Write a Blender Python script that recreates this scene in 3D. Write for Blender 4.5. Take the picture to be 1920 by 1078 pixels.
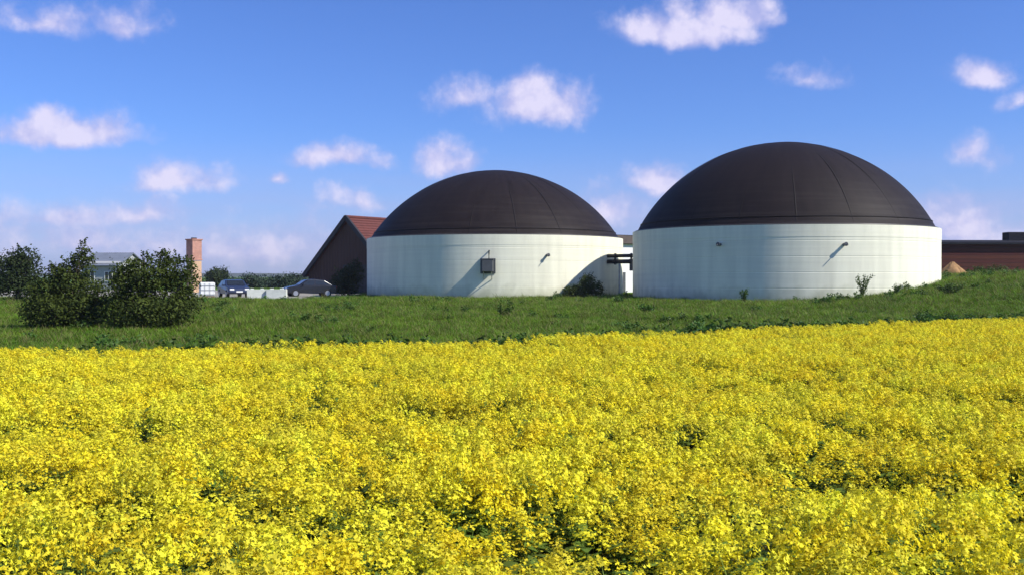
import bpy, math, random
import numpy as np
from mathutils import Vector, Matrix, Quaternion

# ------------------------------------------------------------------ camera, sky, sun, exposure
scene = bpy.context.scene
for o in list(bpy.data.objects):
    bpy.data.objects.remove(o)
COL = scene.collection
F = 1867.0            # focal length in photo pixels (1920 wide)
HZ = 518.0            # horizon row in the photo
EYE = 2.0
cam = bpy.data.cameras.new('camera')
cam_o = bpy.data.objects.new('camera', cam)
COL.objects.link(cam_o)
cam.sensor_width = 36.0
cam.lens = 36.0 * F / 1920.0
cam.clip_start = 0.1
cam.clip_end = 20000
cam_o.location = (0, 0, EYE)
cam_o.rotation_euler = (math.radians(90) - math.atan((539 - HZ) / F), 0, 0)
scene.camera = cam_o

SUN_EL = math.radians(41.5)
SUN_AZ = math.atan2(0.93, -0.365)          # from +Y, clockwise
SDIR = Vector((math.sin(SUN_AZ) * math.cos(SUN_EL), math.cos(SUN_AZ) * math.cos(SUN_EL), math.sin(SUN_EL)))
sun = bpy.data.lights.new('sun', 'SUN')
sun.energy = 5.0
sun.angle = math.radians(0.5)
sun.color = (1.0, 0.955, 0.86)
sun_o = bpy.data.objects.new('sun', sun)
COL.objects.link(sun_o)
sun_o.location = (60, -30, 80)
sun_o.rotation_euler = SDIR.to_track_quat('Z', 'Y').to_euler()

world = bpy.data.worlds.new('World')
scene.world = world
world.use_nodes = True
vs = scene.view_settings
vs.view_transform = 'Standard'
vs.look = 'None'
vs.exposure = 0.3
vs.gamma = 1.0
vs.use_curve_mapping = False
SKY_STRENGTH = 0.085

# clouds: (photo column, photo row, half width, half height, thickness); they lie at infinity in the sky
CLOUDS = [(120, 243, 150, 40, .95), (85, 222, 55, 34, .7), (205, 240, 60, 40, .7), (330, 332, 100, 38, .62), (640, 303, 120, 30, .66),
          (590, 298, 50, 26, .4), (830, 298, 60, 44, .75), (1005, 200, 105, 66, .95), (985, 175, 58, 48, .8), (890, 187, 75, 40, .5),
          (1290, 52, 160, 48, .9), (1385, 20, 85, 52, .85), (1310, 18, 70, 40, .55), (1535, 145, 58, 36, .52), (1830, 130, 78, 32, .7),
          (1830, 282, 52, 40, .5), (1245, 335, 70, 36, .62), (95, 45, 95, 38, .5), (215, 32, 75, 40, .5), (260, 402, 110, 36, .55),
          (70, 408, 150, 36, .45), (1150, 398, 90, 50, .55), (1810, 425, 170, 52, .62), (515, 350, 30, 18, .5), (660, 378, 60, 24, .45),
          (1905, 182, 40, 22, .4), (430, 462, 430, 60, .42), (120, 455, 320, 55, .42), (1480, 470, 300, 60, .36)]


def build_world():
    nt = world.node_tree
    nt.nodes.clear()
    N, L = nt.nodes.new, nt.links.new
    out = N('ShaderNodeOutputWorld')
    bg = N('ShaderNodeBackground')
    bg.inputs[1].default_value = SKY_STRENGTH
    L(bg.outputs[0], out.inputs[0])
    sky = N('ShaderNodeTexSky')
    sky.sky_type = 'NISHITA'
    sky.sun_disc = False
    sky.sun_elevation = SUN_EL
    sky.sun_rotation = SUN_AZ
    sky.altitude = 200
    sky.air_density = 1.0
    sky.dust_density = 0.3
    sky.ozone_density = 3.0
    grade = N('ShaderNodeMixRGB')
    grade.blend_type = 'MULTIPLY'
    grade.inputs[0].default_value = 1.0
    grade.inputs[2].default_value = (0.60, 0.86, 1.50, 1)
    L(sky.outputs[0], grade.inputs[1])
    tc = N('ShaderNodeTexCoord')
    sep = N('ShaderNodeSeparateXYZ')
    L(tc.outputs['Generated'], sep.inputs[0])

    def math_n(op, a, b=None, c=None):
        n = N('ShaderNodeMath')
        n.operation = op
        for i, v in enumerate((a, b, c)):
            if v is None:
                continue
            if isinstance(v, (int, float)):
                n.inputs[i].default_value = v
            else:
                L(v, n.inputs[i])
        return n.outputs[0]
    ypos = math_n('MAXIMUM', sep.outputs[1], 0.02)
    px = math_n('DIVIDE', sep.outputs[0], ypos)
    pz = math_n('DIVIDE', sep.outputs[2], ypos)
    pl = N('ShaderNodeCombineXYZ')
    L(px, pl.inputs[0]); L(pz, pl.inputs[1])
    # cumulus edges: warp and break up
    warp = N('ShaderNodeTexNoise'); warp.inputs['Scale'].default_value = 11; warp.inputs['Detail'].default_value = 4
    L(tc.outputs['Generated'], warp.inputs['Vector'])
    wv = N('ShaderNodeVectorMath'); wv.operation = 'MULTIPLY_ADD'
    wv.inputs[1].default_value = (0.075, 0.05, 0); wv.inputs[2].default_value = (-0.0375, -0.025, 0)
    L(warp.outputs['Color'], wv.inputs[0])
    pw = N('ShaderNodeVectorMath'); pw.operation = 'ADD'
    L(pl.outputs[0], pw.inputs[0]); L(wv.outputs[0], pw.inputs[1])
    acc = None
    for (cx, cy, rx, ry, s) in CLOUDS:
        cy += ry * .25; ry *= 1.35; rx *= 1.18
        u, v = (cx - 960) / F, (HZ - cy) / F
        m = N('ShaderNodeVectorMath'); m.operation = 'MULTIPLY_ADD'
        m.inputs[1].default_value = (F / rx, F / ry, 0)
        m.inputs[2].default_value = (-u * F / rx, -v * F / ry, 0)
        L(pw.outputs[0], m.inputs[0])
        ab = N('ShaderNodeVectorMath'); ab.operation = 'ABSOLUTE'
        L(m.outputs[0], ab.inputs[0])
        fl = N('ShaderNodeVectorMath'); fl.operation = 'MULTIPLY'; fl.inputs[1].default_value = (0, -.4, 0)
        L(m.outputs[0], fl.inputs[0])
        fb_ = N('ShaderNodeVectorMath'); fb_.operation = 'MULTIPLY_ADD'; fb_.inputs[1].default_value = (1, 1.4, 0)   # flatter bases
        L(ab.outputs[0], fb_.inputs[0]); L(fl.outputs[0], fb_.inputs[2])
        ln = N('ShaderNodeVectorMath'); ln.operation = 'LENGTH'
        L(fb_.outputs[0], ln.inputs[0])
        d = math_n('MULTIPLY_ADD', ln.outputs['Value'], -s, s)
        acc = d if acc is None else math_n('MAXIMUM', acc, d)
    # the same scattered cumulus all round the sky outside this view
    cl = N('ShaderNodeTexNoise'); cl.inputs['Scale'].default_value = 5.0; cl.inputs['Detail'].default_value = 3
    st = N('ShaderNodeVectorMath'); st.operation = 'MULTIPLY'; st.inputs[1].default_value = (1, 1, 2.4)
    L(tc.outputs['Generated'], st.inputs[0]); L(st.outputs[0], cl.inputs['Vector'])
    g = math_n('MULTIPLY_ADD', cl.outputs['Fac'], 5.0, -3.05)
    side = math_n('ABSOLUTE', px)
    offx = math_n('MULTIPLY_ADD', side, 9.0, -5.4)
    offz = math_n('MULTIPLY_ADD', pz, 9.0, -3.1)
    off = math_n('MAXIMUM', offx, offz)
    off = math_n('MINIMUM', math_n('MAXIMUM', off, 0.0), 1.0)
    g = math_n('ADD', math_n('MINIMUM', g, 0.8), math_n('MULTIPLY_ADD', off, 3.0, -3.0))
    acc = math_n('MAXIMUM', acc, g)
    acc = math_n('MAXIMUM', acc, -0.7)
    fb = N('ShaderNodeTexNoise'); fb.inputs['Scale'].default_value = 27; fb.inputs['Detail'].default_value = 9; fb.inputs['Roughness'].default_value = 0.6
    L(tc.outputs['Generated'], fb.inputs['Vector'])
    dens = math_n('ADD', acc, math_n('MULTIPLY_ADD', fb.outputs['Fac'], 1.1, -0.5))
    mr = N('ShaderNodeMapRange'); mr.interpolation_type = 'SMOOTHSTEP'
    mr.inputs[1].default_value = 0.0; mr.inputs[2].default_value = 0.62; mr.inputs[3].default_value = 0; mr.inputs[4].default_value = 0.92
    L(dens, mr.inputs[0])
    # cloud colour: sunlit tops white, thin and lower parts lilac grey
    so = N('ShaderNodeVectorMath'); so.operation = 'ADD'; so.inputs[1].default_value = tuple(SDIR * .016)
    L(tc.outputs['Generated'], so.inputs[0])
    fs = N('ShaderNodeTexNoise'); fs.inputs['Scale'].default_value = 27; fs.inputs['Detail'].default_value = 4; fs.inputs['Roughness'].default_value = 0.6
    L(so.outputs[0], fs.inputs['Vector'])
    lit = math_n('ADD', math_n('MULTIPLY', math_n('SUBTRACT', fb.outputs['Fac'], fs.outputs['Fac']), 2.2), math_n('MULTIPLY', dens, 0.75))
    tone = N('ShaderNodeMapRange')
    tone.inputs[1].default_value = 0.0; tone.inputs[2].default_value = 0.7
    L(lit, tone.inputs[0])
    cc = N('ShaderNodeMixRGB')
    k = 1.0 / SKY_STRENGTH
    cc.inputs[1].default_value = (0.45 * k, 0.45 * k, 0.72 * k, 1)
    cc.inputs[2].default_value = (0.68 * k, 0.64 * k, 0.82 * k, 1)
    L(tone.outputs[0], cc.inputs[0])
    # lilac summer haze low over the whole horizon, streaked by thin stratus
    sth = N('ShaderNodeTexNoise'); sth.inputs['Scale'].default_value = 5; sth.inputs['Detail'].default_value = 5
    stv = N('ShaderNodeVectorMath'); stv.operation = 'MULTIPLY'; stv.inputs[1].default_value = (1, 1, 9)
    L(tc.outputs['Generated'], stv.inputs[0]); L(stv.outputs[0], sth.inputs['Vector'])
    low = N('ShaderNodeMapRange'); low.interpolation_type = 'SMOOTHSTEP'
    low.inputs[1].default_value = 0.15; low.inputs[2].default_value = 0.0; low.inputs[3].default_value = 0.0; low.inputs[4].default_value = 1.0
    L(sep.outputs[2], low.inputs[0])
    lowf = math_n('MULTIPLY', low.outputs[0], math_n('MULTIPLY_ADD', sth.outputs['Fac'], 1.1, 0.12))
    hzm = N('ShaderNodeMixRGB'); hzm.inputs[2].default_value = (0.36 * k, 0.385 * k, 0.66 * k, 1); hzm.use_clamp = False
    L(lowf, hzm.inputs[0]); L(grade.outputs[0], hzm.inputs[1])
    mix = N('ShaderNodeMixRGB')
    L(mr.outputs[0], mix.inputs[0]); L(hzm.outputs[0], mix.inputs[1]); L(cc.outputs[0], mix.inputs[2])
    L(mix.outputs[0], bg.inputs[0])


build_world()

# ------------------------------------------------------------------ helpers
R = math.radians
rng = np.random.default_rng(7)
random.seed(7)


def sm(a, b, t):
    t = np.clip((np.asarray(t, float) - a) / (b - a), 0, 1)
    return t * t * (3 - 2 * t)


def ground(x, y):
    """terrain height: the field, a slightly higher farmyard, a bank rising to the right"""
    x = np.asarray(x, float); y = np.asarray(y, float)
    z = 0.28 * sm(20, 60, y)
    z = z + 1.8 * sm(16, 38, x) * sm(24, 62, y) * (1 - sm(130, 220, y))
    und = 0.05 * np.sin(x * 0.31 + 1.3) * np.cos(y * 0.23) + 0.035 * np.sin(x * 0.77 + y * 0.51)
    return z + und * (1 - sm(150, 300, np.hypot(x, y)))


def gz(x, y):
    return float(ground(x, y))


def at(px, py, depth):
    """photo pixel + depth along +Y -> world point"""
    return Vector(((px - 960) / F * depth, depth, EYE - (py - HZ) / F * depth))


def tag(o, label=None, cat=None, group=None, kind=None):
    if label: o['label'] = label
    if cat: o['category'] = cat
    if group: o['group'] = group
    if kind: o['kind'] = kind
    return o


def empty(name, loc, rz=0.0):
    o = bpy.data.objects.new(name, None)
    o.empty_display_size = 0.3
    COL.objects.link(o)
    o.location = loc
    o.rotation_euler = (0, 0, rz)
    return o


class MB:
    """collects faces, builds one mesh object"""
    def __init__(self):
        self.v = []; self.f = []

    def add(self, vs_, fs_):
        b = len(self.v)
        self.v += [tuple(p) for p in vs_]
        self.f += [tuple(i + b for i in q) for q in fs_]
        return self

    def box(self, c, s, m=None, bev=0.0):
        cx, cy, cz = c
        hx, hy, hz = s[0] / 2, s[1] / 2, s[2] / 2
        if bev > 0:
            b = min(bev, hx * .9, hy * .9, hz * .9)
            P = []
            idx = {}
            for sx in (-1, 1):
                for sy in (-1, 1):
                    for sz in (-1, 1):
                        for ax in range(3):
                            p = [sx * (hx - b), sy * (hy - b), sz * (hz - b)]
                            p[ax] = (sx * hx, sy * hy, sz * hz)[ax]
                            idx[(sx, sy, sz, ax)] = len(P)
                            P.append(p)
            Fs = []
            for ax in range(3):
                o1, o2 = [a for a in range(3) if a != ax]
                for s_ in (-1, 1):
                    q = []
                    for a, b2 in ((-1, -1), (1, -1), (1, 1), (-1, 1)):
                        k = [0, 0, 0]; k[ax] = s_; k[o1] = a; k[o2] = b2
                        q.append(idx[(k[0], k[1], k[2], ax)])
                    Fs.append(q)
                for a in (-1, 1):
                    for b2 in (-1, 1):
                        k1 = [0, 0, 0]; k1[ax] = -1; k1[o1] = a; k1[o2] = b2
                        k2 = list(k1); k2[ax] = 1
                        Fs.append([idx[(*k1, o1)], idx[(*k2, o1)], idx[(*k2, o2)], idx[(*k1, o2)]])
            for sx in (-1, 1):
                for sy in (-1, 1):
                    for sz in (-1, 1):
                        Fs.append([idx[(sx, sy, sz, a)] for a in range(3)])
            P = [Vector(p) for p in P]
        else:
            P = [Vector((x, y, z)) for x in (-hx, hx) for y in (-hy, hy) for z in (-hz, hz)]
            Fs = [(0, 1, 3, 2), (4, 6, 7, 5), (0, 4, 5, 1), (2, 3, 7, 6), (0, 2, 6, 4), (1, 5, 7, 3)]
        if m is not None:
            P = [m @ p for p in P]
        return self.add([(p[0] + cx, p[1] + cy, p[2] + cz) for p in P], Fs)

    def tube(self, pts, rad, n=10, cap=True):
        pts = [Vector(p) for p in pts]
        if not isinstance(rad, (list, tuple)):
            rad = [rad] * len(pts)
        rings = []
        up = Vector((0.13, 0.21, 1)).normalized()
        for i, p in enumerate(pts):
            d = (pts[min(i + 1, len(pts) - 1)] - pts[max(i - 1, 0)]).normalized()
            a = d.cross(up)
            if a.length < 1e-3: a = d.cross(Vector((1, 0, 0)))
            a.normalize(); b = d.cross(a)
            rings.append([p + a * (rad[i] * math.cos(t)) + b * (rad[i] * math.sin(t)) for t in [2 * math.pi * j / n for j in range(n)]])
        V = [q for r in rings for q in r]
        Fs = []
        for i in range(len(pts) - 1):
            for j in range(n):
                Fs.append((i * n + j, i * n + (j + 1) % n, (i + 1) * n + (j + 1) % n, (i + 1) * n + j))
        if cap:
            Fs.append(tuple(range(n)))
            Fs.append(tuple(reversed([(len(pts) - 1) * n + j for j in range(n)])))
        return self.add(V, Fs)

    def lathe(self, prof, n=96, c=(0, 0, 0), closed_top=False):
        V = []; Fs = []
        for (r, z) in prof:
            for j in range(n):
                t = 2 * math.pi * j / n
                V.append((c[0] + r * math.cos(t), c[1] + r * math.sin(t), c[2] + z))
        for i in range(len(prof) - 1):
            for j in range(n):
                Fs.append((i * n + j, i * n + (j + 1) % n, (i + 1) * n + (j + 1) % n, (i + 1) * n + j))
        if closed_top:
            Fs.append(tuple((len(prof) - 1) * n + j for j in range(n)))
        return self.add(V, Fs)

    def prism(self, poly, d0, d1, axes='xz'):
        """poly in two axes, extruded along the third from d0 to d1"""
        def P(a, b, d):
            if axes == 'xz': return (a, d, b)
            if axes == 'yz': return (d, a, b)
            return (a, b, d)
        n = len(poly)
        V = [P(a, b, d0) for a, b in poly] + [P(a, b, d1) for a, b in poly]
        Fs = [tuple(range(n)), tuple(reversed(range(n, 2 * n)))]
        for i in range(n):
            Fs.append((i, i + n, (i + 1) % n + n, (i + 1) % n))
        return self.add(V, Fs)

    def mesh(self, name, mat, smooth=False):
        me = bpy.data.meshes.new(name)
        me.from_pydata(self.v, [], self.f)
        me.update()
        import bmesh
        bm = bmesh.new(); bm.from_mesh(me)
        bmesh.ops.recalc_face_normals(bm, faces=bm.faces)
        bm.to_mesh(me); bm.free()
        if mat is not None: me.materials.append(mat)
        if smooth:
            me.polygons.foreach_set('use_smooth', [True] * len(me.polygons))
        return me

    def build(self, name, mat, parent=None, smooth=False, loc=None, rot=None):
        o = bpy.data.objects.new(name, self.mesh(name, mat, smooth))
        COL.objects.link(o)
        if parent is not None: o.parent = parent
        if loc is not None: o.location = loc
        if rot is not None: o.rotation_euler = rot
        return o


def link_mesh(name, me, parent=None, loc=(0, 0, 0), rot=(0, 0, 0), scale=(1, 1, 1)):
    o = bpy.data.objects.new(name, me)
    COL.objects.link(o)
    if parent is not None: o.parent = parent
    o.location = loc; o.rotation_euler = rot; o.scale = scale
    return o


def quads_mesh(name, V, nper, mat, mat_idx=None):
    """numpy (k*nper,3) vertices, each nper verts one face"""
    V = np.ascontiguousarray(V, np.float32)
    k = len(V) // nper
    me = bpy.data.meshes.new(name)
    me.vertices.add(len(V)); me.vertices.foreach_set('co', V.ravel())
    me.loops.add(len(V)); me.loops.foreach_set('vertex_index', np.arange(len(V), dtype=np.int32))
    me.polygons.add(k); me.polygons.foreach_set('loop_start', np.arange(0, len(V), nper, dtype=np.int32))
    for m in (mat if isinstance(mat, (list, tuple)) else [mat]): me.materials.append(m)
    if mat_idx is not None: me.polygons.foreach_set('material_index', np.asarray(mat_idx, np.int32))
    me.update(); me.validate()
    return me


# ------------------------------------------------------------------ materials
def mat(name, col, rough=0.7, var=0.15, scale=3.0, bump=0.0, bscale=None, spec=0.4, metal=0.0, trans=0.0, col2=None, inst=0.0, detail=5, stretch=None, coords='Object'):
    m = bpy.data.materials.new(name)
    m.use_nodes = True
    nt = m.node_tree
    N, L = nt.nodes.new, nt.links.new
    bs = nt.nodes['Principled BSDF']
    bs.inputs['Roughness'].default_value = rough
    bs.inputs['Specular IOR Level'].default_value = spec
    bs.inputs['Metallic'].default_value = metal
    tc = N('ShaderNodeTexCoord')
    src = N('ShaderNodeNewGeometry').outputs['Position'] if coords == 'World' else tc.outputs[coords]
    if stretch:
        mp = N('ShaderNodeMapping'); mp.inputs['Scale'].default_value = stretch
        L(src, mp.inputs[0]); src = mp.outputs[0]
    nz = N('ShaderNodeTexNoise'); nz.inputs['Scale'].default_value = scale; nz.inputs['Detail'].default_value = detail; nz.inputs['Roughness'].default_value = 0.62
    L(src, nz.inputs['Vector'])
    cr = N('ShaderNodeMapRange'); cr.inputs[1].default_value = 0.3; cr.inputs[2].default_value = 0.7
    L(nz.outputs['Fac'], cr.inputs[0])
    mx = N('ShaderNodeMixRGB')
    c2 = col2 if col2 else tuple(c * (1 - var) for c in col)
    c1 = col if col2 else tuple(min(1, c * (1 + var)) for c in col)
    mx.inputs[1].default_value = (*c2, 1); mx.inputs[2].default_value = (*c1, 1)
    L(cr.outputs[0], mx.inputs[0])
    colout = mx.outputs[0]
    if inst > 0:
        oi = N('ShaderNodeObjectInfo')
        mr = N('ShaderNodeMapRange'); mr.inputs[3].default_value = 1 - inst; mr.inputs[4].default_value = 1 + inst
        L(oi.outputs['Random'], mr.inputs[0])
        hs = N('ShaderNodeHueSaturation')
        mh = N('ShaderNodeMapRange'); mh.inputs[3].default_value = 0.5 - inst * 0.06; mh.inputs[4].default_value = 0.5 + inst * 0.06
        L(oi.outputs['Random'], mh.inputs[0]); L(mh.outputs[0], hs.inputs['Hue'])
        L(mr.outputs[0], hs.inputs['Value']); L(colout, hs.inputs['Color'])
        colout = hs.outputs[0]
    L(colout, bs.inputs['Base Color'])
    if bump > 0:
        b2 = N('ShaderNodeTexNoise'); b2.inputs['Scale'].default_value = bscale or scale * 4; b2.inputs['Detail'].default_value = 6
        L(src, b2.inputs['Vector'])
        bp = N('ShaderNodeBump'); bp.inputs['Strength'].default_value = bump; bp.inputs['Distance'].default_value = 0.05
        L(b2.outputs['Fac'], bp.inputs['Height']); L(bp.outputs[0], bs.inputs['Normal'])
    if trans > 0:
        tr = N('ShaderNodeBsdfTranslucent'); L(colout, tr.inputs[0])
        ms = N('ShaderNodeMixShader'); ms.inputs[0].default_value = trans
        L(bs.outputs[0], ms.inputs[1]); L(tr.outputs[0], ms.inputs[2])
        L(ms.outputs[0], nt.nodes['Material Output'].inputs[0])
    return m


M = {}
M['petal'] = mat('petal', (0.90, 0.76, 0.028), 0.6, col2=(0.82, 0.78, 0.055), scale=9, trans=0.4, inst=0.14, spec=0.15)
_nt = M['petal'].node_tree      # patches of the field are more golden or more lemon
_g = _nt.nodes.new('ShaderNodeNewGeometry'); _n = _nt.nodes.new('ShaderNodeTexNoise'); _n.inputs['Scale'].default_value = 1.7; _n.inputs['Detail'].default_value = 4
_nt.links.new(_g.outputs['Position'], _n.inputs['Vector'])
_mx = [q for q in _nt.nodes if q.type == 'MIX_RGB'][0]
_mr = _nt.nodes.new('ShaderNodeMapRange'); _mr.inputs[1].default_value = .36; _mr.inputs[2].default_value = .64
_nt.links.new(_n.outputs['Fac'], _mr.inputs[0]); _nt.links.new(_mr.outputs[0], _mx.inputs[0])
M['bud'] = mat('bud', (0.42, 0.40, 0.03), 0.6, var=.25, scale=9, trans=0.2, inst=0.15, spec=0.15)
M['stem'] = mat('stem', (0.15, 0.20, 0.035), 0.6, var=.2, scale=5, inst=0.2, spec=0.2)
M['crop_leaf'] = mat('crop_leaf', (0.17, 0.25, 0.04), 0.6, var=.3, scale=6, trans=0.4, inst=0.25, spec=0.15)
M['grass'] = mat('grass', (0.165, 0.275, 0.012), 0.65, col2=(0.075, 0.155, 0.010), scale=.33, coords='World', trans=0.3, inst=0.3, spec=0.2)
M['grass_dry'] = mat('grass_dry', (0.21, 0.19, 0.07), 0.7, var=.25, scale=3, trans=0.2, inst=0.25, spec=0.15)
M['weed'] = mat('weed', (0.06, 0.12, 0.014), 0.55, var=.3, scale=4, trans=0.2, inst=0.25, spec=0.25)
M['turf'] = mat('turf', (0.10, 0.18, 0.014), 0.9, col2=(0.06, 0.12, 0.010), scale=.35, bump=.5, bscale=9, spec=.1)
M['soil'] = mat('soil', (0.12, 0.10, 0.05), 0.95, col2=(0.08, 0.09, 0.03), scale=2.5, bump=.6, bscale=14, spec=.1)
M['yard'] = mat('yard', (0.30, 0.28, 0.24), 0.9, var=.2, scale=.8, bump=.3, bscale=12, spec=.15)
M['leaf_dark'] = mat('leaf_dark', (0.045, 0.065, 0.020), 0.65, col2=(0.022, 0.036, 0.012), scale=1.2, trans=.2, spec=.12)
M['leaf_olive'] = mat('leaf_olive', (0.095, 0.125, 0.022), 0.65, col2=(0.035, 0.052, 0.012), scale=1.6, trans=.3, spec=.12)
M['leaf_far'] = mat('leaf_far', (0.03, 0.05, 0.03), 0.6, var=.3, scale=.7, spec=.15)
M['bark'] = mat('bark', (0.09, 0.07, 0.05), 0.9, var=.3, scale=6, bump=.5)
M['dome_seam'] = mat('dome_seam', (0.0125, 0.0095, 0.0095), 0.6, var=.15, scale=1, spec=.12)
M['rail'] = mat('rail', (0.06, 0.055, 0.055), 0.45, var=.2, scale=2, metal=.4)
M['pipe_dark'] = mat('pipe_dark', (0.018, 0.018, 0.02), 0.45, var=.2, scale=4)
M['steel'] = mat('steel', (0.36, 0.37, 0.38), 0.4, var=.15, scale=4, metal=.7)
M['box_grey'] = mat('box_grey', (0.09, 0.095, 0.10), 0.5, var=.15, scale=3, metal=.2)
M['concrete'] = mat('concrete', (0.42, 0.41, 0.38), 0.9, var=.15, scale=1.5, bump=.3, bscale=9, spec=.15)
M['pale_block'] = mat('pale_block', (0.62, 0.64, 0.58), 0.85, var=.1, scale=2, bump=.2, spec=.15)
M['white_render'] = mat('white_render', (0.78, 0.77, 0.74), 0.85, var=.05, scale=1.4, bump=.1, spec=.2)
M['pale_wall'] = mat('pale_wall', (0.36, 0.37, 0.37), 0.85, var=.1, scale=1.4, spec=.15)
M['roof_brown'] = mat('roof_brown', (0.10, 0.075, 0.065), 0.75, var=.25, scale=1.2, bump=.2)
M['tile'] = mat('tile', (0.15, 0.05, 0.043), 0.9, col2=(0.10, 0.036, 0.032), scale=1.3, bump=.4, bscale=6, spec=.2)
M['dark_timber'] = mat('dark_timber', (0.055, 0.03, 0.024), 0.8, var=.3, scale=1.5, stretch=(1, 1, .2), bump=.2)
M['verge'] = mat('verge', (0.02, 0.02, 0.025), 0.6, var=.2, scale=2)
M['board_red'] = mat('board_red', (0.075, 0.010, 0.006), 0.8, var=.3, scale=1.2, stretch=(.3, 1, 2), bump=.2, inst=.2)
M['slate'] = mat('slate', (0.018, 0.018, 0.024), 0.9, var=.25, scale=1.6, bump=.15, spec=.1)
M['blue_roof'] = mat('blue_roof', (0.16, 0.18, 0.22), 0.6, var=.15, scale=1.2)
M['brick_red'] = None
M['glass'] = mat('glass', (0.02, 0.025, 0.03), 0.08, var=.1, scale=1, spec=.6)
M['white_plastic'] = mat('white_plastic', (0.80, 0.81, 0.78), 0.45, var=.05, scale=2, trans=.1)
M['pallet'] = mat('pallet', (0.30, 0.22, 0.13), 0.85, var=.25, scale=4)
M['car_blue'] = mat('car_blue', (0.022, 0.032, 0.07), 0.25, var=.05, scale=1, spec=.6)
M['car_black'] = mat('car_black', (0.012, 0.012, 0.016), 0.25, var=.05, scale=1, spec=.6)
M['tyre'] = mat('tyre', (0.015, 0.015, 0.015), 0.9, var=.1, scale=3)
M['rim'] = mat('rim', (0.45, 0.45, 0.46), 0.35, var=.1, scale=3, metal=.8)
M['lamp'] = mat('lamp', (0.75, 0.75, 0.72), 0.2, var=.05, scale=3)
M['red_lamp'] = mat('red_lamp', (0.35, 0.015, 0.012), 0.25, var=.05, scale=3)
M['straw'] = mat('straw', (0.40, 0.24, 0.11), 0.95, col2=(0.24, 0.14, 0.07), scale=3, bump=.7, bscale=12, spec=.1)
M['hill'] = mat('hill', (0.035, 0.05, 0.035), 0.95, col2=(0.06, 0.075, 0.04), scale=.006, spec=.05, coords='Object')


def brick_mat(name, c1, c2, mortar):
    m = bpy.data.materials.new(name); m.use_nodes = True
    nt = m.node_tree; N, L = nt.nodes.new, nt.links.new
    bs = nt.nodes['Principled BSDF']; bs.inputs['Roughness'].default_value = .85
    tc = N('ShaderNodeTexCoord'); sp = N('ShaderNodeSeparateXYZ'); L(tc.outputs['Object'], sp.inputs[0])
    ad = N('ShaderNodeMath'); ad.operation = 'ADD'; L(sp.outputs[0], ad.inputs[0]); L(sp.outputs[1], ad.inputs[1])
    cb = N('ShaderNodeCombineXYZ'); L(ad.outputs[0], cb.inputs[0]); L(sp.outputs[2], cb.inputs[1])
    bt = N('ShaderNodeTexBrick'); bt.inputs['Scale'].default_value = 1.0
    bt.inputs['Color1'].default_value = (*c1, 1); bt.inputs['Color2'].default_value = (*c2, 1); bt.inputs['Mortar'].default_value = (*mortar, 1)
    bt.inputs['Brick Width'].default_value = .25; bt.inputs['Row Height'].default_value = .08; bt.inputs['Mortar Size'].default_value = .01
    L(cb.outputs[0], bt.inputs['Vector'])
    nz = N('ShaderNodeTexNoise'); nz.inputs['Scale'].default_value = 2.2; L(tc.outputs['Object'], nz.inputs['Vector'])
    mx = N('ShaderNodeMixRGB'); mx.blend_type = 'MULTIPLY'; mx.inputs[0].default_value = .5
    L(bt.outputs['Color'], mx.inputs[1]); L(nz.outputs['Fac'], mx.inputs[2]); L(mx.outputs[0], bs.inputs['Base Color'])
    return m


M['brick_red'] = brick_mat('brick_red', (0.60, 0.25, 0.17), (0.50, 0.19, 0.125), (0.5, 0.42, 0.35))
M['brick_buff'] = brick_mat('brick_buff', (0.74, 0.46, 0.25), (0.64, 0.36, 0.2), (0.6, 0.5, 0.4))


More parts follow.
